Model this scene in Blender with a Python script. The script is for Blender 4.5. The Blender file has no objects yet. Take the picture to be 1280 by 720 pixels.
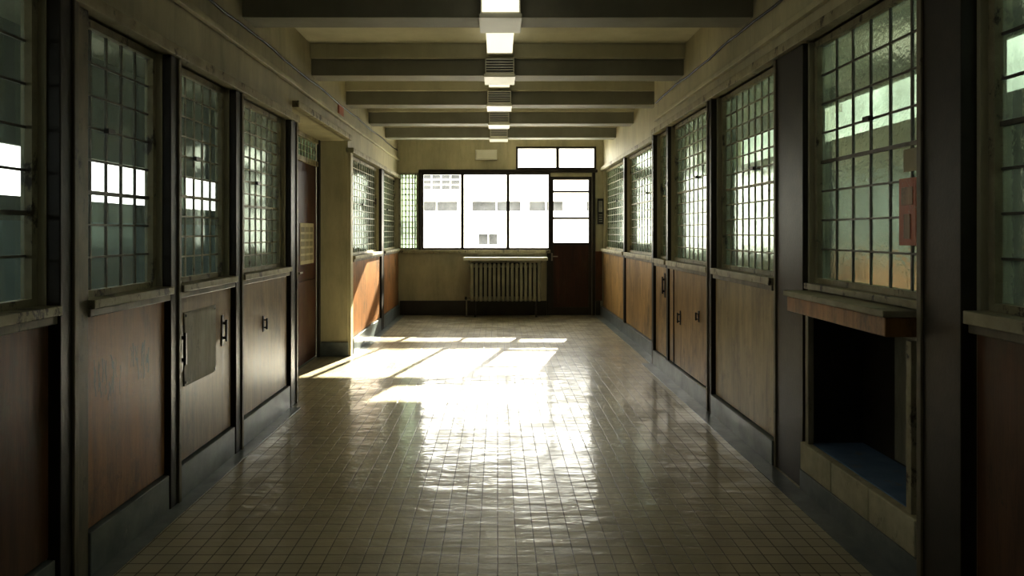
import bpy, math, random
from mathutils import Vector, Matrix
random.seed(7)
S = bpy.context.scene
COL = S.collection

# ------------------------------------------------------------------ materials
def newmat(name):
    m = bpy.data.materials.new(name); m.use_nodes = True
    nt = m.node_tree; nt.nodes.clear()
    out = nt.nodes.new('ShaderNodeOutputMaterial')
    return m, nt, out

def noise(nt, vec, scale, detail=6, rough=0.6, stretch=(1, 1, 1)):
    mp = nt.nodes.new('ShaderNodeMapping'); mp.inputs['Scale'].default_value = stretch
    nt.links.new(vec, mp.inputs['Vector'])
    n = nt.nodes.new('ShaderNodeTexNoise')
    n.inputs['Scale'].default_value = scale; n.inputs['Detail'].default_value = detail
    n.inputs['Roughness'].default_value = rough
    nt.links.new(mp.outputs[0], n.inputs['Vector'])
    return n.outputs['Fac']

def ramp(nt, fac, stops):
    r = nt.nodes.new('ShaderNodeValToRGB')
    e = r.color_ramp.elements
    e[0].position, e[0].color = stops[0][0], (*stops[0][1], 1)
    e[1].position, e[1].color = stops[-1][0], (*stops[-1][1], 1)
    for p, c in stops[1:-1]:
        k = e.new(p); k.color = (*c, 1)
    nt.links.new(fac, r.inputs['Fac'])
    return r.outputs['Color']

def mixc(nt, a, b, fac, mode='MIX'):
    m = nt.nodes.new('ShaderNodeMix'); m.data_type = 'RGBA'; m.blend_type = mode
    for s, v in ((6, a), (7, b)):
        if isinstance(v, tuple): m.inputs[s].default_value = (*v, 1)
        else: nt.links.new(v, m.inputs[s])
    if isinstance(fac, (int, float)): m.inputs[0].default_value = fac
    else: nt.links.new(fac, m.inputs[0])
    return m.outputs[2]

def surf(name, c1, c2, scale=3, stretch=(1, 1, 1), rough=0.6, spec=0.4, wear=None, wearscale=2.0,
         wearpos=(0.58, 0.68), bump=0.15, metallic=0.0, grime=0.0, finescale=60, streak=0.0, blotch=0.0):
    m, nt, out = newmat(name)
    tc = nt.nodes.new('ShaderNodeTexCoord').outputs['Object']
    f = noise(nt, tc, scale, stretch=stretch)
    col = ramp(nt, f, [(0.3, c1), (0.7, c2)])
    if wear:
        w = noise(nt, tc, wearscale, detail=10, rough=0.75, stretch=(1, 1, 0.6))
        wf = ramp(nt, w, [(wearpos[0], (0, 0, 0)), (wearpos[1], (1, 1, 1))])
        col = mixc(nt, col, wear, wf)
    if grime:
        g = noise(nt, tc, 1.3, detail=8, rough=0.7, stretch=(1, 1, 0.35))
        gf = ramp(nt, g, [(0.35, (1 - grime,) * 3), (0.65, (1, 1, 1))])
        col = mixc(nt, col, gf, 1.0, 'MULTIPLY')
    if streak:
        g = noise(nt, tc, 9, detail=9, rough=0.8, stretch=(1, 1, 0.12))
        gf = ramp(nt, g, [(0.50, (1, 1, 1)), (0.66, (1 - streak,) * 3)])
        col = mixc(nt, col, gf, 1.0, 'MULTIPLY')
    if blotch:
        g = noise(nt, tc, 6, detail=12, rough=0.85, stretch=(1, 1, 0.8))
        gf = ramp(nt, g, [(0.57, (1, 1, 1)), (0.64, (1 - blotch,) * 3)])
        col = mixc(nt, col, gf, 1.0, 'MULTIPLY')
    p = nt.nodes.new('ShaderNodeBsdfPrincipled')
    nt.links.new(col, p.inputs['Base Color'])
    p.inputs['Roughness'].default_value = rough
    p.inputs['Specular IOR Level'].default_value = spec
    p.inputs['Metallic'].default_value = metallic
    if bump:
        b = nt.nodes.new('ShaderNodeBump'); b.inputs['Strength'].default_value = bump
        b.inputs['Distance'].default_value = 0.01
        nt.links.new(noise(nt, tc, finescale, stretch=stretch), b.inputs['Height'])
        nt.links.new(b.outputs[0], p.inputs['Normal'])
    nt.links.new(p.outputs[0], out.inputs[0])
    return m

def wood(name, dark, light, rough=0.40, wear=(0.12, 0.085, 0.045), wp=(0.52, 0.68)):
    return surf(name, dark, light, scale=5, stretch=(6, 6, 0.45), rough=rough, spec=0.45,
                wear=wear, wearscale=2.6, wearpos=wp, bump=0.08, grime=0.5, finescale=20, streak=0.5, blotch=0.45)

M = {}
M['cream'] = surf('cream_paint', (0.52, 0.485, 0.335), (0.62, 0.58, 0.415), scale=2, rough=0.5, grime=0.34, bump=0.08, streak=0.15)
M['ceil'] = surf('ceiling_paint', (0.63, 0.61, 0.475), (0.71, 0.69, 0.555), scale=2, rough=0.7, grime=0.2, bump=0.06)
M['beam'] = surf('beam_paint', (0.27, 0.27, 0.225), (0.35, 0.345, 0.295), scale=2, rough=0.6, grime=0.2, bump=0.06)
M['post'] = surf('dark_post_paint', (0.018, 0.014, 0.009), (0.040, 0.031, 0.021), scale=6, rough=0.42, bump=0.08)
M['postedge'] = surf('worn_post_edge', (0.10, 0.085, 0.055), (0.26, 0.22, 0.15), scale=8, stretch=(1, 1, .3), rough=0.45, wear=(0.03, 0.025, 0.02), wearscale=7, bump=0.1)
M['frame'] = surf('olive_frame_paint', (0.25, 0.225, 0.14), (0.41, 0.37, 0.245), scale=9, rough=0.5, wear=(0.06, 0.045, 0.03), wearscale=9, wearpos=(0.55, 0.61), bump=0.15)
M['muntin'] = surf('muntin_paint', (0.24, 0.22, 0.16), (0.44, 0.41, 0.31), scale=14, rough=0.45, wear=(0.07, 0.04, 0.02), wearscale=16, wearpos=(0.57, 0.62), bump=0.1)
M['darkmuntin'] = surf('grey_muntin', (0.08, 0.075, 0.06), (0.18, 0.165, 0.135), scale=14, rough=0.4, bump=0.1)
M['wood_dark'] = wood('dark_door_wood', (0.06, 0.018, 0.009), (0.11, 0.034, 0.016))
M['wood_red'] = wood('red_brown_wood', (0.14, 0.050, 0.020), (0.23, 0.090, 0.034))
M['wood_org'] = wood('orange_wood', (0.38, 0.17, 0.058), (0.52, 0.26, 0.095))
M['wood_olive'] = wood('olive_brown_wood', (0.27, 0.17, 0.075), (0.40, 0.27, 0.125))
M['wood_ochre'] = wood('ochre_wood', (0.42, 0.26, 0.10), (0.56, 0.365, 0.155), wear=(0.18, 0.12, 0.06))
M['wood_pale'] = wood('pale_ochre_board', (0.44, 0.33, 0.16), (0.56, 0.44, 0.22), wear=(0.22, 0.16, 0.08))
M['base'] = surf('grey_marble_base', (0.11, 0.13, 0.135), (0.23, 0.255, 0.255), scale=5, rough=0.3, wear=(0.32, 0.33, 0.30), wearscale=8, wearpos=(0.62, 0.72), bump=0.04)
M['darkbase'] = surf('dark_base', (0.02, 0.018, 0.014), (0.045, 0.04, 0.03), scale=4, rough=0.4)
M['stone'] = surf('weathered_stone', (0.38, 0.35, 0.24), (0.56, 0.52, 0.38), scale=9, rough=0.7, wear=(0.16, 0.14, 0.09), wearscale=8, bump=0.4)
M['blue'] = surf('blue_painted_ledge', (0.09, 0.17, 0.31), (0.17, 0.27, 0.44), scale=7, rough=0.5, wear=(0.2, 0.2, 0.18), wearscale=9)
M['board'] = surf('grey_board', (0.30, 0.275, 0.19), (0.42, 0.385, 0.28), scale=6, stretch=(3, 3, .5), rough=0.6, grime=0.5, streak=.4, blotch=.5)
M['shelftop'] = surf('weathered_shelf_top', (0.26, 0.23, 0.16), (0.50, 0.46, 0.33), scale=7, stretch=(1, .4, 1), rough=0.6, wear=(0.08, 0.06, 0.04), wearscale=8, bump=0.3)
M['white'] = surf('white_enamel', (0.62, 0.61, 0.53), (0.71, 0.70, 0.62), scale=3, rough=0.35, bump=0.03)
M['radiator'] = surf('radiator_enamel', (0.28, 0.28, 0.21), (0.38, 0.37, 0.28), scale=5, rough=0.4, bump=0.03, grime=0.3)
M['black'] = surf('black_rubber', (0.012, 0.012, 0.012), (0.02, 0.02, 0.02), rough=0.5, bump=0)
M['metal'] = surf('dull_metal', (0.28, 0.27, 0.24), (0.4, 0.38, 0.33), scale=10, rough=0.35, metallic=0.8, bump=0.04)
M['darkmetal'] = surf('dark_metal', (0.03, 0.03, 0.028), (0.06, 0.055, 0.05), scale=10, rough=0.35, metallic=0.5, bump=0.04)
M['paper'] = surf('aged_paper', (0.42, 0.38, 0.27), (0.52, 0.48, 0.36), scale=8, rough=0.8, bump=0.02)
M['red'] = surf('red_sign_paint', (0.38, 0.095, 0.04), (0.48, 0.15, 0.065), scale=12, rough=0.4, wear=(0.4, 0.3, 0.2), wearscale=20, wearpos=(.6, .66), bump=0.03)
M['graf'] = surf('green_graffiti_paint', (0.035, 0.045, 0.025), (0.09, 0.075, 0.04), scale=30, rough=0.4, bump=0)
M['roomgreen'] = surf('side_room_green_paint', (0.09, 0.11, 0.08), (0.13, 0.155, 0.11), scale=1.5, rough=0.7, bump=0)
M['roomlight'] = surf('side_room_dull_green_paint', (0.11, 0.145, 0.10), (0.17, 0.215, 0.15), scale=1.5, rough=0.7, bump=0)
M['roomblue'] = surf('side_room_blue_paint', (0.24, 0.36, 0.46), (0.30, 0.42, 0.52), scale=1.5, rough=0.7, bump=0)
M['roomfloor'] = surf('side_room_linoleum', (0.10, 0.11, 0.09), (0.16, 0.17, 0.14), scale=1.5, rough=0.6, bump=0)
M['facade'] = surf('white_facade', (0.80, 0.79, 0.76), (0.85, 0.84, 0.80), scale=0.5, rough=0.8, bump=0)
M['facwin'] = surf('facade_window', (0.05, 0.052, 0.055), (0.13, 0.135, 0.14), scale=0.9, rough=0.9, spec=0.1, bump=0)
M['ground'] = surf('pale_paving', (0.55, 0.54, 0.50), (0.65, 0.64, 0.60), scale=0.5, rough=0.9, bump=0)

def glassmat(name, tint, dirt, dirtcol, gloss=0.10, trans=0.0, rough=0.12, bump=0.25, fres=0.9):
    m, nt, out = newmat(name)
    tc = nt.nodes.new('ShaderNodeTexCoord').outputs['Object']
    tr = nt.nodes.new('ShaderNodeBsdfTransparent'); tr.inputs[0].default_value = (*tint, 1)
    tl = nt.nodes.new('ShaderNodeBsdfTranslucent'); tl.inputs[0].default_value = (*dirtcol, 1)
    df = nt.nodes.new('ShaderNodeBsdfDiffuse'); df.inputs[0].default_value = (*dirtcol, 1)
    add = nt.nodes.new('ShaderNodeMixShader'); add.inputs[0].default_value = trans
    nt.links.new(df.outputs[0], add.inputs[1]); nt.links.new(tl.outputs[0], add.inputs[2])
    mx = nt.nodes.new('ShaderNodeMixShader')
    f = noise(nt, tc, 5, detail=8, rough=0.7)
    mr = nt.nodes.new('ShaderNodeMapRange')
    mr.inputs['From Min'].default_value = 0.3; mr.inputs['From Max'].default_value = 0.7
    mr.inputs['To Min'].default_value = dirt * 0.5; mr.inputs['To Max'].default_value = min(1, dirt * 1.5)
    nt.links.new(f, mr.inputs['Value']); nt.links.new(mr.outputs[0], mx.inputs[0])
    nt.links.new(tr.outputs[0], mx.inputs[1]); nt.links.new(add.outputs[0], mx.inputs[2])
    gl = nt.nodes.new('ShaderNodeBsdfGlossy'); gl.inputs['Roughness'].default_value = rough
    gl.inputs['Color'].default_value = (0.80, 0.92, 0.84, 1)
    b = nt.nodes.new('ShaderNodeBump'); b.inputs['Strength'].default_value = bump; b.inputs['Distance'].default_value = 0.004
    nt.links.new(noise(nt, tc, 28, detail=2), b.inputs['Height'])
    nt.links.new(b.outputs[0], gl.inputs['Normal'])
    fr = nt.nodes.new('ShaderNodeFresnel'); fr.inputs[0].default_value = 1.5
    ma = nt.nodes.new('ShaderNodeMath'); ma.operation = 'MULTIPLY_ADD'; ma.use_clamp = True
    nt.links.new(fr.outputs[0], ma.inputs[0]); ma.inputs[1].default_value = fres; ma.inputs[2].default_value = gloss
    m2 = nt.nodes.new('ShaderNodeMixShader')
    nt.links.new(ma.outputs[0], m2.inputs[0]); nt.links.new(mx.outputs[0], m2.inputs[1]); nt.links.new(gl.outputs[0], m2.inputs[2])
    nt.links.new(m2.outputs[0], out.inputs[0])
    return m
M['glass_l'] = glassmat('dusty_green_glass', (0.32, 0.36, 0.34), 0.22, (0.18, 0.23, 0.20), 0.01, 0.6, 0.08, 0.15, 0.7)
M['glass_r'] = glassmat('obscure_green_glass', (0.19, 0.25, 0.19), 0.45, (0.28, 0.37, 0.27), 0.0, 0.6, 0.14, 0.35, 0.5)
M['glass_end'] = glassmat('clear_glass', (0.93, 0.94, 0.92), 0.02, (0.6, 0.6, 0.55), 0.0, 0.5, 0.05)

def emis(name, col, st):
    m, nt, out = newmat(name)
    p = nt.nodes.new('ShaderNodeBsdfPrincipled')
    p.inputs['Base Color'].default_value = (*col, 1); p.inputs['Roughness'].default_value = 0.4
    p.inputs['Emission Color'].default_value = (*col, 1); p.inputs['Emission Strength'].default_value = st
    nt.links.new(p.outputs[0], out.inputs[0]); return m
M['lamp'] = emis('fluorescent_diffuser', (0.97, 0.93, 0.76), 0.9)

# floor tiles
def floor_mat():
    m, nt, out = newmat('glazed_floor_tiles')
    tc = nt.nodes.new('ShaderNodeTexCoord').outputs['Object']
    br = nt.nodes.new('ShaderNodeTexBrick')
    br.offset = 0; br.squash = 1
    br.inputs['Scale'].default_value = 1
    br.inputs['Brick Width'].default_value = 0.088; br.inputs['Row Height'].default_value = 0.088
    br.inputs['Mortar Size'].default_value = 0.0034; br.inputs['Mortar Smooth'].default_value = 0.3
    br.inputs['Color1'].default_value = (0.62, 0.57, 0.425, 1)
    br.inputs['Color2'].default_value = (0.51, 0.47, 0.34, 1)
    br.inputs['Mortar'].default_value = (0.10, 0.078, 0.05, 1)
    nt.links.new(tc, br.inputs['Vector'])
    g = noise(nt, tc, 1.1, detail=9, rough=0.7)
    gf = ramp(nt, g, [(0.35, (0.66, 0.63, 0.56)), (0.62, (1, 1, 1))])
    col = mixc(nt, br.outputs['Color'], gf, 1.0, 'MULTIPLY')
    p = nt.nodes.new('ShaderNodeBsdfPrincipled')
    nt.links.new(col, p.inputs['Base Color'])
    r = noise(nt, tc, 3.0, detail=8, rough=0.7)
    mr = nt.nodes.new('ShaderNodeMapRange')
    mr.inputs['From Min'].default_value = 0.35; mr.inputs['From Max'].default_value = 0.65
    mr.inputs['To Min'].default_value = 0.28; mr.inputs['To Max'].default_value = 0.46
    nt.links.new(r, mr.inputs['Value'])
    nt.links.new(mr.outputs[0], p.inputs['Roughness'])
    p.inputs['Specular IOR Level'].default_value = 0.6
    inv = nt.nodes.new('ShaderNodeMath'); inv.operation = 'SUBTRACT'; inv.inputs[0].default_value = 1
    nt.links.new(br.outputs['Fac'], inv.inputs[1])
    wn = ramp(nt, noise(nt, tc, 2.2, detail=8, rough=0.75), [(0.42, (0.25,) * 3), (0.58, (0.95,) * 3)])
    cw = nt.nodes.new('ShaderNodeMath'); cw.operation = 'MULTIPLY'
    nt.links.new(inv.outputs[0], cw.inputs[0]); nt.links.new(wn, cw.inputs[1]); nt.links.new(cw.outputs[0], p.inputs['Coat Weight'])
    p.inputs['Coat Roughness'].default_value = 0.07
    b1 = nt.nodes.new('ShaderNodeBump'); b1.inputs['Strength'].default_value = 0.4; b1.inputs['Distance'].default_value = 0.002
    nt.links.new(inv.outputs[0], b1.inputs['Height'])
    b2 = nt.nodes.new('ShaderNodeBump'); b2.inputs['Strength'].default_value = 0.45; b2.inputs['Distance'].default_value = 0.012
    nt.links.new(noise(nt, tc, 6, detail=4, stretch=(0.6, 1.5, 1)), b2.inputs['Height'])
    nt.links.new(b1.outputs[0], b2.inputs['Normal'])
    nt.links.new(b2.outputs[0], p.inputs['Normal'])
    nt.links.new(b2.outputs[0], p.inputs['Coat Normal'])
    nt.links.new(p.outputs[0], out.inputs[0]); return m
M['tiles'] = floor_mat()

# ------------------------------------------------------------------ mesh builder
class B:
    def __init__(s, name):
        s.name = name; s.v = []; s.f = []; s.mi = []; s.mats = []
    def mat(s, k):
        if k not in s.mats: s.mats.append(k)
        return s.mats.index(k)
    def box(s, x0, x1, y0, y1, z0, z1, mat):
        if x0 > x1: x0, x1 = x1, x0
        if y0 > y1: y0, y1 = y1, y0
        n = len(s.v); i = s.mat(mat)
        s.v += [(x0, y0, z0), (x1, y0, z0), (x1, y1, z0), (x0, y1, z0), (x0, y0, z1), (x1, y0, z1), (x1, y1, z1), (x0, y1, z1)]
        for q in ((0, 3, 2, 1), (4, 5, 6, 7), (0, 1, 5, 4), (1, 2, 6, 5), (2, 3, 7, 6), (3, 0, 4, 7)):
            s.f.append(tuple(n + a for a in q)); s.mi.append(i)
    def quad(s, pts, mat):
        n = len(s.v); s.v += pts; s.f.append(tuple(range(n, n + len(pts)))); s.mi.append(s.mat(mat))
    def cyl(s, p0, p1, r, mat, seg=12):
        p0 = Vector(p0); p1 = Vector(p1); d = (p1 - p0).normalized()
        u = d.orthogonal().normalized(); w = d.cross(u); n = len(s.v); i = s.mat(mat)
        for p in (p0, p1):
            for k in range(seg):
                a = 2 * math.pi * k / seg
                s.v.append(tuple(p + r * (math.cos(a) * u + math.sin(a) * w)))
        for k in range(seg):
            j = (k + 1) % seg
            s.f.append((n + k, n + j, n + seg + j, n + seg + k)); s.mi.append(i)
        s.f.append(tuple(n + k for k in reversed(range(seg)))); s.mi.append(i)
        s.f.append(tuple(n + seg + k for k in range(seg))); s.mi.append(i)
    def done(s, bevel=0.0, smooth=False):
        me = bpy.data.meshes.new(s.name); me.from_pydata(s.v, [], s.f); me.update()
        for k in s.mats: me.materials.append(M[k])
        me.polygons.foreach_set('material_index', s.mi)
        o = bpy.data.objects.new(s.name, me); COL.objects.link(o)
        if bevel:
            b = o.modifiers.new('bevel', 'BEVEL'); b.width = bevel; b.segments = 2; b.limit_method = 'ANGLE'
        return o

def holes_wall(b, axis, c0, c1, a0, a1, z0, z1, holes, matf):
    A = sorted({a0, a1, *[h[0] for h in holes], *[h[1] for h in holes]})
    Z = sorted({z0, z1, *[h[2] for h in holes], *[h[3] for h in holes]})
    for i in range(len(A) - 1):
        for j in range(len(Z) - 1):
            am = (A[i] + A[i + 1]) / 2; zm = (Z[j] + Z[j + 1]) / 2
            if any(h[0] < am < h[1] and h[2] < zm < h[3] for h in holes): continue
            mt = matf(zm) if callable(matf) else matf
            if axis == 'x': b.box(A[i], A[i + 1], c0, c1, Z[j], Z[j + 1], mt)
            else: b.box(c0, c1, A[i], A[i + 1], Z[j], Z[j + 1], mt)

CEIL = 3.32; Y0 = -3.0; Y1 = 13.0
XSL, XSR = -4.2, 4.2
wi = [0]
def side_window(X, y0, y1, z0, z1, cols, rows, glass, munt='muntin', mw=0.007, bars=(), fr=0.035):
    wi[0] += 1
    b = B('window_%d' % wi[0])
    s = 1 if X > 0 else -1
    xa, xb = (X - .03, X + .015) if s > 0 else (X - .015, X + .03)
    b.box(xa, xb, y0, y0 + fr, z0, z1, 'frame'); b.box(xa, xb, y1 - fr, y1, z0, z1, 'frame')
    b.box(xa, xb, y0 + fr, y1 - fr, z0, z0 + fr, 'frame'); b.box(xa, xb, y0 + fr, y1 - fr, z1 - fr, z1, 'frame')
    ya, yb, za, zb = y0 + fr, y1 - fr, z0 + fr, z1 - fr
    dy = (yb - ya) / cols; dz = (zb - za) / rows
    for i in range(1, cols):
        b.box(X - .006, X + .006, ya + i * dy - mw, ya + i * dy + mw, za, zb, munt)
    for j in range(1, rows):
        w = mw * 1.8 if j in bars else mw
        d = .010 if j in bars else .0055
        b.box(X - d, X + d, ya, yb, za + j * dz - w, za + j * dz + w, munt)
    for i in range(cols):
        for j in range(rows):
            t1 = random.uniform(-1, 1) * .0005; t2 = random.uniform(-1, 1) * .0005
            a, c, e, g = ya + i * dy, ya + (i + 1) * dy, za + j * dz, za + (j + 1) * dz
            b.quad([(X - t1 - t2, a, e), (X + t1 - t2, c, e), (X + t1 + t2, c, g), (X - t1 + t2, a, g)], glass)
    ym = ya + dy * (cols // 2); zm = za + dz * (rows // 2 + 1)
    b.box(X - s * .03, X - s * .006, ym - .03, ym + .03, zm - .012, zm + .012, 'darkmetal')
    return b.done()

# ------------------------------------------------------------------ floor & ceiling
b = B('floor'); b.box(-2.17, 2.17, Y0 - .2, Y1 + .2, -0.15, 0, 'tiles'); b.done()
b = B('floor_side_rooms'); b.box(XSL - .2, -2.17, Y0 - .2, Y1 + .2, -0.15, 0, 'roomfloor'); b.box(2.17, XSR + .2, Y0 - .2, Y1 + .2, -0.15, 0, 'roomfloor'); b.done()
b = B('ceiling'); b.box(XSL - .2, XSR + .2, Y0 - .2, Y1 + .2, CEIL, CEIL + .2, 'ceil'); b.done()
ti = [0]
def trim(boxes, bev=0.004):
    ti[0] += 1
    b = B('trim_%d' % ti[0])
    for q in boxes: b.box(*q)
    return b.done(bev)
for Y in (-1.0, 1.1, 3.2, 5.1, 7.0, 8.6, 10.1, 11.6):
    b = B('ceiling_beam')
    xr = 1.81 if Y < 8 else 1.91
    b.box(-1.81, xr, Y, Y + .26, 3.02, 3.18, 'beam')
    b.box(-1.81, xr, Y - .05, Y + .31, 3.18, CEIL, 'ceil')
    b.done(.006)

# ------------------------------------------------------------------ LEFT wall
XL = -1.79
WO = 1.89
LW0, LW1 = 1.20, 2.46
lb = [(0.35, 1.45, 6, 8, 'wood_red'), (1.65, 2.88, 6, 7, 'wood_red'), (3.13, 3.88, 5, 8, 'wood_org'),
      (4.02, 4.84, 6, 10, 'wood_olive'), (5.0, 6.12, 8, 13, 'wood_olive'), (8.86, 10.95, 12, 13, 'wood_org'), (11.25, 12.98, 10, 13, 'wood_org')]
b = B('wall_left')
holes = [(q[0], q[1], LW0, LW1) for q in lb] + [(6.34, 8.70, 0, 2.60)]
holes_wall(b, 'y', -WO, -1.81, Y0, Y1, 0, CEIL, holes, 'cream')
b.box(-2.17, -WO, 6.24, 6.34, 0, 2.60, 'cream')
b.box(-2.17, -WO, 6.20, 8.90, 2.60, 2.75, 'cream')
b.box(-2.27, -2.17, 6.24, 7.52, 0, 2.75, 'cream')
b.box(-2.27, -2.17, 7.52, 8.70, 2.60, 2.75, 'cream')
b.box(-2.27, -WO, 8.70, 8.80, 0, 2.60, 'cream')
b.done()
for (y0, y1, c, r, wd) in lb:
    side_window(-1.87, y0, y1, LW0, LW1, c, r, 'glass_l', 'muntin' if y0 > 3.9 else 'darkmuntin', 0.005, bars=(r // 2 - 1,))
    b = B('wainscot_panel')
    b.box(-1.808, XL, y0 + .01, y1 - .01, .20, 1.13, wd)
    b.done(.003)
    trim([(-1.85, -1.765, y0 - .01, y1 + .01, 1.13, 1.165, 'postedge'), (-1.85, -1.745, y0 - .01, y1 + .01, 1.165, 1.205, 'frame')])
trim([(-1.84, -1.74, Y0, 6.34, LW1, LW1 + .06, 'frame')])
trim([(-1.84, -1.74, 8.70, Y1, LW1, LW1 + .06, 'frame')])
def post(x0, x1, y0, y1, z1=LW1, edge=True, m='post'):
    q = [(x0, x1, y0, y1, 0, z1, m)]
    if edge:
        s = 1 if x1 > 0 and x0 > 0 else -1
        xi = x1 if s < 0 else x0
        q.append((xi - .010, xi + .010, y1 - .03, y1 + .004, 0, z1 - .001, 'postedge'))
    return trim(q, .004)
post(-1.88, -1.76, 1.47, 1.63)
post(-1.88, -1.755, 2.89, 3.0)
trim([(-1.88, -1.775, 3.035, 3.125, 0, LW1, 'postedge')])
post(-1.88, -1.765, 3.89, 4.0)
post(-1.88, -1.765, 4.86, 4.98)
post(-1.88, -1.765, 6.15, 6.33)
trim([(-1.88, -1.775, 8.71, 8.85, 0, LW1, 'cream')])
post(-1.88, -1.765, 10.97, 11.2, LW1, False)
trim([(-1.83, -1.75, 6.345, 8.695, 2.60, 2.66, 'frame')])
trim([(-1.80, -1.765, Y0, Y1, 2.78, 2.82, 'cream')])

# door in recess
b = B('door_1')
XD = -2.165
b.box(XD - .0, XD + .03, 7.53, 7.60, 0, 2.6, 'post'); b.box(XD - .0, XD + .03, 8.62, 8.69, 0, 2.6, 'post')
b.box(XD - .06, XD + .02, 7.60, 8.62, 2.28, 2.34, 'frame'); b.box(XD - .06, XD + .02, 7.60, 8.62, 2.55, 2.6, 'frame')
b.box(XD - .05, XD - .01, 7.60, 8.62, 0.02, 2.28, 'wood_dark')
for z0, z1 in ((.12, .95), (1.12, 2.18)):
    b.box(XD - .01, XD + .004, 7.70, 8.52, z0, z1, 'wood_dark')
b.box(XD - .01, XD + .03, 7.66, 7.70, 1.0, 1.12, 'metal'); b.cyl((XD, 7.68, 1.06), (XD + .06, 7.68, 1.06), .012, 'metal')
b.box(XD + .05, XD + .065, 7.66, 7.78, 1.05, 1.07, 'metal')
for i in range(9):
    b.box(XD - .03, XD - .01, 7.60 + i * .1275 - .006, 7.60 + i * .1275 + .006, 2.34, 2.55, 'muntin')
for j in range(1, 3):
    b.box(XD - .028, XD - .012, 7.60, 8.62, 2.34 + .07 * j - .005, 2.34 + .07 * j + .005, 'muntin')
b.quad([(XD - .02, 7.6, 2.34), (XD - .02, 8.62, 2.34), (XD - .02, 8.62, 2.55), (XD - .02, 7.6, 2.55)], 'glass_r')
b.done(.003)
b = B('notice_poster')
b.box(XD + .006, XD + .010, 7.86, 8.44, 1.14, 1.60, 'paper')
for i in range(3):
    for k in range(5):
        b.box(XD + .010, XD + .0115, 7.89 + i * .18, 8.04 + i * .18, 1.18 + k * .08, 1.235 + k * .08, 'board')
b.done()

# ------------------------------------------------------------------ RIGHT wall
XR = 1.79
RW1 = 2.60
rb = [(0.2, 1.35, 1.79, 6, 8, 'wood_red'), (1.5, 2.70, 1.79, 6, 8, 'wood_red'), (3.03, 4.18, 1.79, 6, 8, None),
      (4.66, 5.92, 1.79, 9, 11, 'wood_pale'), (6.08, 7.50, 1.79, 9, 12, 'wood_ochre'), (7.60, 8.15, 1.79, 4, 12, 'wood_ochre'),
      (8.32, 10.6, 1.89, 12, 12, 'wood_ochre'), (10.75, 12.9, 1.89, 10, 12, 'wood_ochre')]
b = B('wall_right')
holes = [(q[0], q[1], LW0, RW1) for q in rb if q[2] < 1.85] + [(3.10, 4.16, .27, 1.03)]
holes_wall(b, 'y', 1.81, WO, Y0, 8.24, 0, CEIL, holes, 'cream')
holes = [(q[0], q[1], LW0, RW1) for q in rb if q[2] > 1.85]
holes_wall(b, 'y', 1.91, 1.99, 8.24, Y1, 0, CEIL, holes, 'cream')
b.box(1.81, 1.99, 8.23, 8.31, 0, CEIL, 'cream')
b.done()
for (y0, y1, xf, c, r, wd) in rb:
    d = xf - 1.79
    side_window(1.87 + d, y0, y1, LW0, RW1, c, r, 'glass_r', 'muntin' if y0 > 4.3 else 'darkmuntin', 0.005, bars=(r // 2,))
    if wd:
        b = B('wainscot_panel'); b.box(xf, xf + .018, y0 + .01, y1 - .01, .17, 1.12, wd); b.done(.003)
        trim([(xf - .02, 1.85 + d, y0 - .01, y1 + .01, 1.12, 1.155, 'postedge'), (xf - .04, 1.85 + d, y0 - .01, y1 + .01, 1.155, 1.205, 'frame')])
    else:
        trim([(xf - .01, 1.85 + d, y0 - .01, y1 + .01, 1.17, 1.205, 'frame')])
trim([(1.745, 1.84, 3.01, 8.2, RW1, RW1 + .06, 'frame')])
trim([(1.745, 1.84, Y0, 2.71, RW1, RW1 + .06, 'frame')])
trim([(1.85, 1.94, 8.32, Y1, RW1, RW1 + .06, 'frame')])
post(1.76, 1.88, 1.36, 1.48, RW1)
post(1.75, 1.88, 2.72, 2.99, CEIL - .01)
post(1.78, 1.88, 4.20, 4.62, RW1)
post(1.765, 1.88, 5.95, 6.06, RW1)
post(1.775, 1.88, 7.51, 7.585, RW1, False)
trim([(1.765, 1.88, 8.17, 8.255, 0, RW1, 'post')])
post(1.87, 1.98, 10.62, 10.73, RW1, False)
trim([(1.775, 1.82, 3.0, 8.22, 2.76, 2.80, 'cream')])

# service hatch niche in right wall
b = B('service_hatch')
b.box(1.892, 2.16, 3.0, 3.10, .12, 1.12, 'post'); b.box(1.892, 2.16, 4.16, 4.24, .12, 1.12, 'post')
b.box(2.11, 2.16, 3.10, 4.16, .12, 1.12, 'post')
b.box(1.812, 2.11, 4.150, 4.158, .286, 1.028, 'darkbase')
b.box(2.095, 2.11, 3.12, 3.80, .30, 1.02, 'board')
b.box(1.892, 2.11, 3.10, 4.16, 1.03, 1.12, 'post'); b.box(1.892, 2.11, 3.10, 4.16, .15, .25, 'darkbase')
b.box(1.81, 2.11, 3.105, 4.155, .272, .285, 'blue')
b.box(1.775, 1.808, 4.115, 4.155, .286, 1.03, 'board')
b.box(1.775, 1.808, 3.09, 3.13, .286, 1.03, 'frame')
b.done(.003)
b = B('hatch_plinth')
for i in range(3):
    ya = 3.03 + i * .385
    b.box(1.757, 1.808, ya + .003, ya + .382, .125, .285, 'stone')
b.done(.006)
b = B('hatch_shelf')
b.box(1.64, 1.835, 3.0 + .065, 4.14, 1.135, 1.165, 'shelftop')
b.box(1.655, 1.808, 3.075, 4.12, 1.05, 1.135, 'wood_org')
b.done(.005)

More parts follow.
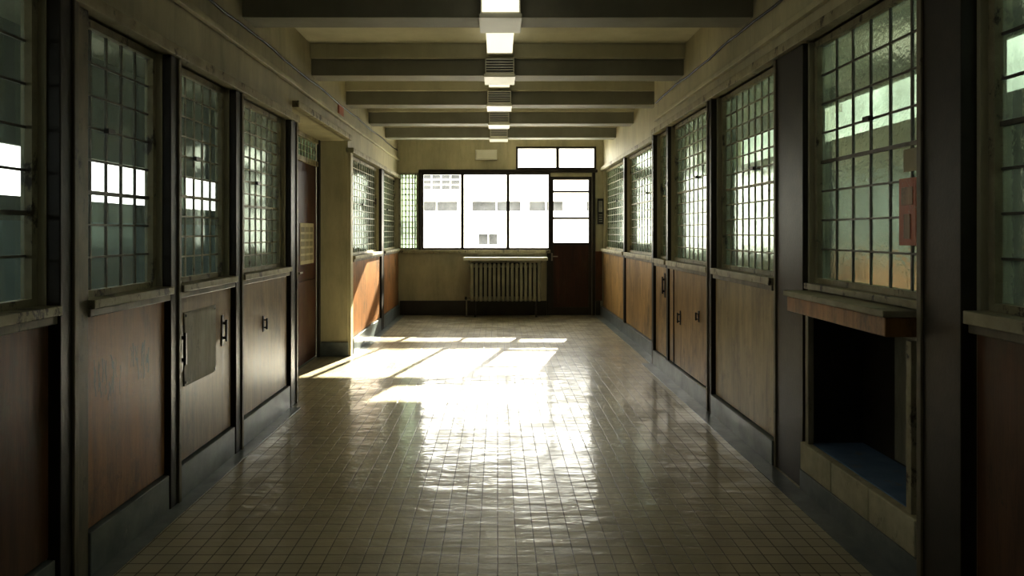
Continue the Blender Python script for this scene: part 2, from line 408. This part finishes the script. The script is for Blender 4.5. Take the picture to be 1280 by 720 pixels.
# baseboards
b = B('baseboard_left')
for y0, y1 in ((Y0, 2.88), (3.13, 3.88), (4.01, 4.85), (4.99, 6.14), (8.86, 10.96), (11.21, Y1)):
    b.box(-1.81, -1.768, y0, y1, 0, .19, 'base')
b.box(-2.17, -1.80, 8.67, 8.70, 0, .17, 'base')
b.done(.005)
b = B('baseboard_right')
for y0, y1, x in ((Y0, 2.72, 1.79), (3.0, 4.20, 1.79), (4.62, 5.95, 1.79), (6.06, 8.16, 1.79), (8.26, Y1, 1.89)):
    h = .12 if y0 == 3.0 else .16
    b.box(x - .03, x + .02, y0, y1, 0, h, 'base')
b.done(.005)
b = B('floor_border')
b.box(-1.768, -1.68, Y0, 6.14, 0.0, .004, 'base'); b.box(-1.768, -1.68, 8.7, Y1, 0.0, .004, 'base')
b.box(1.64, 1.76, Y0, 8.2, 0.0, .004, 'base'); b.box(1.74, 1.86, 8.2, Y1, 0.0, .004, 'base')
b.done()

# ------------------------------------------------------------------ END wall
b = B('wall_end')
mw = (-1.373, .954, 1.18, 2.57); tw = (.332, 1.777, 2.63, 3.04); dr = (.954, 1.70, 0, 2.50); lw = (-1.78, -1.43, 1.18, 2.57)
holes_wall(b, 'x', Y1, Y1 + .2, XSL - .2, XSR + .2, 0, CEIL, [mw, tw, dr, lw], 'cream')
b.done()
b = B('wall_back'); b.box(XSL - .2, XSR + .2, Y0 - .2, Y0, 0, CEIL, 'roomgreen'); b.done()

def end_window(q, vs, hs, fr=.035, bar=.022, glass='glass_end', fm='post'):
    wi[0] += 1
    b = B('window_%d' % wi[0])
    x0, x1, z0, z1 = q; ya, yb = Y1 - .02, Y1 + .06
    b.box(x0, x0 + fr, ya, yb, z0, z1, fm); b.box(x1 - fr, x1, ya, yb, z0, z1, fm)
    b.box(x0 + fr, x1 - fr, ya, yb, z0, z0 + fr, fm); b.box(x0 + fr, x1 - fr, ya, yb, z1 - fr, z1, fm)
    for x in vs: b.box(x - bar, x + bar, ya + .005, yb - .005, z0 + fr, z1 - fr, fm)
    for z in hs: b.box(x0 + fr, x1 - fr, ya + .01, yb - .01, z - bar * .7, z + bar * .7, fm)
    b.quad([(x0, Y1 + .02, z0), (x1, Y1 + .02, z0), (x1, Y1 + .02, z1), (x0, Y1 + .02, z1)], glass)
    return b.done(.003)
end_window(mw, (-.636, .188), (), bar=.028)
end_window(tw, (1.084,), (), bar=.028)
end_window(lw, [-1.72, -1.66, -1.60, -1.54, -1.49], [1.18 + .1 * k for k in range(1, 14)], bar=.008, glass='glass_r', fm='muntin')
trim([(-1.78, .95, Y1 - .07, Y1, 1.12, 1.18, 'frame')])
trim([(-1.42, -1.38, Y1 - .05, Y1, 1.18, 2.62, 'post')])
trim([(-1.40, 1.80, Y1 - .03, Y1, 2.575, 2.625, 'post')])
trim([(1.705, 1.76, Y1 - .04, Y1, 0, 2.57, 'post')])
trim([(.985 - .095, .953, Y1 - .04, Y1, 0, 1.12, 'post')])
b = B('baseboard_end'); b.box(-1.76, .88, Y1 - .03, Y1, 0, .26, 'darkbase'); b.box(1.77, 1.85, Y1 - .03, Y1, 0, .26, 'darkbase'); b.done(.004)
b = B('wainscot_panel'); b.box(1.765, 1.885, Y1 - .02, Y1 - .001, .26, 1.15, 'wood_red'); b.done()

# end door
b = B('door_2')
x0, x1 = .954, 1.70
ya, yb = Y1, Y1 + .05
b.box(x0, x0 + .055, ya, yb, 0, 2.5, 'post'); b.box(x1 - .055, x1, ya, yb, 0, 2.5, 'post')
for z0, z1 in ((2.44, 2.50), (2.21, 2.25), (1.73, 1.77), (1.26, 1.31), (0, .14)):
    b.box(x0 + .055, x1 - .055, ya, yb, z0, z1, 'post')
b.box(x0 + .055, x1 - .055, ya + .012, yb - .01, .14, 1.26, 'wood_dark')
b.quad([(x0, ya + .02, 1.3), (x1, ya + .02, 1.3), (x1, ya + .02, 2.46), (x0, ya + .02, 2.46)], 'glass_end')
b.box(x0 + .012, x0 + .04, ya - .01, ya, .98, 1.12, 'metal'); b.cyl((x0 + .026, ya - .05, 1.06), (x0 + .026, ya, 1.06), .01, 'metal')
b.box(x0 + .02, x0 + .13, ya - .06, ya - .045, 1.05, 1.07, 'metal')
b.done(.003)

b = B('emergency_light'); b.box(-.40, -.01, Y1 - .06, Y1, 2.80, 2.98, 'white'); b.box(-.38, -.03, Y1 - .07, Y1 - .06, 2.82, 2.96, 'white'); b.done(.008)
b = B('intercom_box'); b.box(1.80, 1.90, Y1 - .06, Y1, 1.64, 2.10, 'darkmetal'); b.box(1.815, 1.885, Y1 - .065, Y1 - .06, 1.86, 2.06, 'metal')
for k in range(4): b.box(1.82, 1.88, Y1 - .066, Y1 - .06, 1.68 + k * .04, 1.695 + k * .04, 'metal')
b.done(.004)

# radiator
b = B('radiator')
rx0, rx1 = -.49, .77
n = 16; st = (rx1 - rx0) / n
for i in range(n):
    xa = rx0 + st * i + .013
    xb = rx0 + st * (i + 1) - .013
    b.box(xa, xb, 12.66, 12.72, .30, .93, 'radiator')
    b.box(xa, xb, 12.75, 12.81, .30, .93, 'radiator')
    b.box(xa + .012, xb - .012, 12.72, 12.75, .32, .91, 'radiator')
    b.box(xa - .0, xb + .0, 12.665, 12.805, .86, .95, 'radiator')
    b.box(xa - .0, xb + .0, 12.665, 12.805, .28, .36, 'radiator')
for z in (.90, .33): b.cyl((rx0, 12.735, z), (rx1, 12.735, z), .03, 'radiator')
for x in (rx0 + .09, rx1 - .09):
    b.box(x - .015, x + .015, 12.67, 12.80, 0, .30, 'darkmetal')
b.cyl((rx0 - .06, 12.735, .33), (rx0, 12.735, .33), .014, 'radiator'); b.cyl((rx0 - .06, 12.735, 0), (rx0 - .06, 12.735, .33), .014, 'radiator')
b.cyl((rx0 - .09, 12.735, .33), (rx0 - .05, 12.735, .33), .028, 'darkmetal')
b.box(-.60, .88, 12.58, 12.92, 1.0, 1.055, 'white')
for x in (-.5, .15, .78): b.box(x - .012, x + .012, 12.66, 12.92, .96, 1.0, 'radiator')
b.box(rx0, rx1, 12.83, 12.84, .3, .95, 'darkmetal')
b.done(.008)

# ------------------------------------------------------------------ ceiling lights
bays = [(-.6, 1.0), (1.45, 3.1), (3.56, 5.0), (5.42, 6.86), (7.32, 8.46), (8.93, 9.98), (10.43, 11.48), (11.93, 12.9)]
for y0, y1 in bays:
    b = B('fluorescent_light')
    b.box(-.06, .10, y0, y1, 3.265, CEIL - .001, 'white')
    xs = (-.10, .14)
    b.box(xs[0], xs[1], y0 + .02, y1 - .02, 3.20, 3.265, 'lamp')
    b.box(xs[0] - .006, xs[1] + .006, y0, y0 + .02, 3.19, 3.275, 'white'); b.box(xs[0] - .006, xs[1] + .006, y1 - .02, y1, 3.19, 3.275, 'white')
    b.done(.005)
for Y in (3.2, 5.1, 7.0, 8.6, 10.1, 11.6):
    b = B('junction_box')
    lit = Y < 6
    b.box(-.12, .16, Y - .09, Y - .052, 3.02, 3.17, 'white')
    b.box(-.13, .17, Y - .11, Y + .28, 2.985, 3.015, 'white')
    if lit:
        b.box(-.11, .15, Y - .10, Y - .09, 3.03, 3.16, 'lamp')
    else:
        for k in range(5):
            b.box(-.11, .15, Y - .10, Y - .09, 3.04 + k * .025, 3.05 + k * .025, 'darkmetal')
    b.done(.003)

# ------------------------------------------------------------------ cables / small things
def tube(name, pts, r, mat, smooth=True):
    cu = bpy.data.curves.new(name, 'CURVE'); cu.dimensions = '3D'; cu.bevel_depth = r; cu.bevel_resolution = 2
    sp = cu.splines.new('POLY'); sp.points.add(len(pts) - 1)
    for i, p in enumerate(pts): sp.points[i].co = (*p, 1)
    cu.materials.append(M[mat])
    o = bpy.data.objects.new(name, cu); COL.objects.link(o); return o
def cable(x, z, ya, yb):
    pts = []; n = 60
    for i in range(n + 1):
        y = ya + (yb - ya) * i / n
        pts.append((x, y, z - .018 * abs(math.sin(y * 1.7)) + .004 * math.sin(y * 9)))
    return pts
tube('electrical_cable', cable(-1.80, 2.97, Y0 + .05, Y1 - .05), .009, 'black')
tube('electrical_cable', cable(1.80, 2.99, Y0 + .05, 8.2), .009, 'black')

b = B('wall_sign'); b.box(-1.809, -1.795, 8.15, 8.40, 2.83, 2.96, 'red'); b.done(.002)

def graffiti(y, z, w, h, n):
    """faint sprayed scribble: flat painted ribbons lying on the wood panel"""
    b = B('graffiti'); rr = random.Random(n)
    for k in range(16):
        cx = y + w * rr.uniform(0, 1); hh = h * rr.uniform(.2, .7); zz = z + rr.uniform(0, h - hh)
        t = rr.uniform(.002, .005); sl = rr.uniform(-.02, .02); m = 4
        for i in range(m):
            za = zz + hh * i / m; zb = zz + hh * (i + 1) / m
            ya = cx + sl * i / m + .004 * math.sin(i * 2 + k); yb2 = cx + sl * (i + 1) / m + .004 * math.sin(i * 2 + 2 + k)
            X = XL + .0006 + k * .00004
            b.quad([(X, ya - t, za), (X, ya + t, za), (X, yb2 + t, zb), (X, yb2 - t, zb)], 'graf')
    b.done()
graffiti(3.20, .72, .21, .22, 1); graffiti(3.50, .76, .19, .20, 5)

b = B('access_panel')
b.box(XL + .0005, XL + .006, 4.10, 4.56, .62, 1.04, 'board')
for y, z in ((4.12, .64), (4.54, .64), (4.12, 1.02), (4.54, 1.02)): b.cyl((XL + .006, y, z), (XL + .010, y, z), .008, 'darkmetal', 8)
b.done(.002)
def latch(x, y, z, h=.16, w=.035):
    s = -1 if x > 0 else 1
    b = B('door_latch')
    x += s * .0005
    b.box(x, x + s * .006, y - w / 2, y + w / 2, z - h / 2, z + h / 2, 'darkmetal')
    b.box(x + s * .006, x + s * .03, y - .008, y + .008, z + h * .2, z + h * .28, 'darkmetal'); b.box(x + s * .006, x + s * .03, y - .008, y + .008, z - h * .28, z - h * .2, 'darkmetal')
    b.box(x + s * .022, x + s * .034, y - .01, y + .01, z - h * .35, z + h * .35, 'darkmetal')
    b.done(.002)
latch(XL, 4.065, .84, .26); latch(XL, 4.68, .86, .2)
latch(XL, 5.5, .8, .12)
latch(XR, 7.70, .93, .26, .05); latch(XR, 7.05, .66, .14); latch(XR, 6.4, .75, .10)
trim([(1.782, 1.795, 7.30, 7.315, .17, 1.12, 'post')], 0)

b = B('fire_notice_sign'); b.box(1.823, 1.836, 3.14, 3.27, 1.44, 1.74, 'red')
b.box(1.821, 1.823, 3.16, 3.25, 1.62, 1.70, 'wood_org'); b.box(1.821, 1.823, 3.18, 3.23, 1.47, 1.58, 'wood_org'); b.done(.001)
b = B('window_sticker'); b.box(1.832, 1.839, 3.14, 3.25, 1.77, 1.87, 'paper'); b.done()

# ------------------------------------------------------------------ side rooms (high strip windows)
def strip(z0, z1):
    h = []; y = Y0 + .1
    while y < Y1 - .3:
        h.append((y, min(y + 3.1, Y1 - .1), z0, z1)); y += 3.15
    return h
b = B('wall_side_room_left')
holes_wall(b, 'y', XSL - .05, XSL, Y0, Y1, 0, 1.6, [], 'roomblue')
holes_wall(b, 'y', XSL - .05, XSL, Y0, Y1, 1.6, CEIL, strip(1.815, 2.26), 'roomgreen')
b.done()
b = B('wall_side_room_right')
holes_wall(b, 'y', XSR, XSR + .05, Y0, Y1, 0, 1.4, [], 'roomlight')
holes_wall(b, 'y', XSR, XSR + .05, Y0, Y1, 1.4, CEIL, strip(2.65, 3.1), 'roomlight')
b.done()

# ------------------------------------------------------------------ outside
b = B('ground'); b.box(-60, 60, -40, 90, -.35, -.16, 'ground'); b.done()
b = B('building_facade')
YB = 34.0; hs = []
for k, w_ in ((-3, 2.3), (-2, 2.3), (-1, 1.3), (0, 2.0), (1, 2.3), (2, 1.6), (3, 2.3), (4, 2.3)):
    xx = k * 2.7 - 3.9
    hs.append((xx, xx + w_, 2.5, 2.95))
    if k in (-3, 0, 4): hs.append((xx + .3, xx + 2.1, 3.5, 4.5))
    if k in (-2, 1): hs.append((xx + .3, xx + 1.2, .9, 1.4))
holes_wall(b, 'x', YB, YB + .4, -12.5, 11, -.16, 6.2, hs, 'facade')
b.box(-12.5, 11, YB + .4, YB + .5, -.16, 6.2, 'facwin')
for h in hs:
    m_ = 4 if h[3] - h[2] > .8 else 2
    for i in range(1, m_):
        x = h[0] + (h[1] - h[0]) * i / m_
        b.box(x - .03, x + .03, YB + .3, YB + .4, h[2], h[3], 'facade')
    if m_ == 4:
        for i in range(1, 4):
            z = h[2] + (h[3] - h[2]) * i / 4
            b.box(h[0], h[1], YB + .3, YB + .4, z - .03, z + .03, 'facade')
b.box(-12.6, 11.1, YB - .3, YB + .6, 6.2, 6.4, 'facade')
b.box(-12.5, 11, YB - .12, YB, 2.3, 2.42, 'facade')
b.done()
b = B('added_sun_blocker')  # unseen beam on posts, added to cut a dark band into the floor sunlight
b.box(-8, 10, 20.9, 21.1, 5.0, 5.22, 'facade')
for x in (-7.8, 9.6):
    b.box(x, x + .2, 20.9, 21.1, -.16, 5.0, 'facade')
b.done()

# ------------------------------------------------------------------ lighting
w = bpy.data.worlds.new('sky'); S.world = w; w.use_nodes = True
bg = w.node_tree.nodes['Background']; bg.inputs[0].default_value = (1.0, 0.98, 0.93, 1); bg.inputs[1].default_value = 10.0
sd = bpy.data.lights.new('sun', 'SUN'); sd.energy = 36; sd.angle = math.radians(0.6); sd.color = (1.0, 0.93, 0.76)
so = bpy.data.objects.new('sun', sd); COL.objects.link(so)
el = math.radians(23.5); az = math.radians(13)
d = Vector((-math.sin(az) * math.cos(el), -math.cos(az) * math.cos(el), -math.sin(el)))
so.rotation_euler = d.to_track_quat('-Z', 'Y').to_euler(); so.location = (3, 20, 9)

def portal(cx, cy, cz, sx, sz, dirv):
    l = bpy.data.lights.new('window_portal', 'AREA'); l.shape = 'RECTANGLE'; l.size = sx; l.size_y = sz
    l.cycles.is_portal = True
    o = bpy.data.objects.new('window_portal', l); COL.objects.link(o)
    o.location = (cx, cy, cz); o.rotation_euler = Vector(dirv).to_track_quat('-Z', 'Z').to_euler()
portal(-.4, Y1 + .21, 1.88, 2.8, 1.42, (0, -1, 0))
portal(1.05, Y1 + .21, 2.84, 1.5, .46, (0, -1, 0))
portal(1.33, Y1 + .21, 1.9, .75, 1.25, (0, -1, 0))
portal(XSL - .06, 5, 2.04, 16, .46, (1, 0, 0))
portal(XSR + .06, 5, 2.875, 16, .47, (-1, 0, 0))

# ------------------------------------------------------------------ camera
cd = bpy.data.cameras.new('camera'); cam = bpy.data.objects.new('camera', cd); COL.objects.link(cam)
cam.location = (0, 0, 1.5); cam.rotation_euler = (math.radians(90), 0, 0)
cd.sensor_width = 36; cd.lens = 36 * 900 / 1280
cd.shift_x = (640 - 622) / 1280; cd.shift_y = -(360 - 290) / 1280
cd.clip_start = .02; cd.clip_end = 300
S.camera = cam
S.view_settings.view_transform = 'Standard'
S.view_settings.exposure = 0.30
S.view_settings.gamma = 0.81
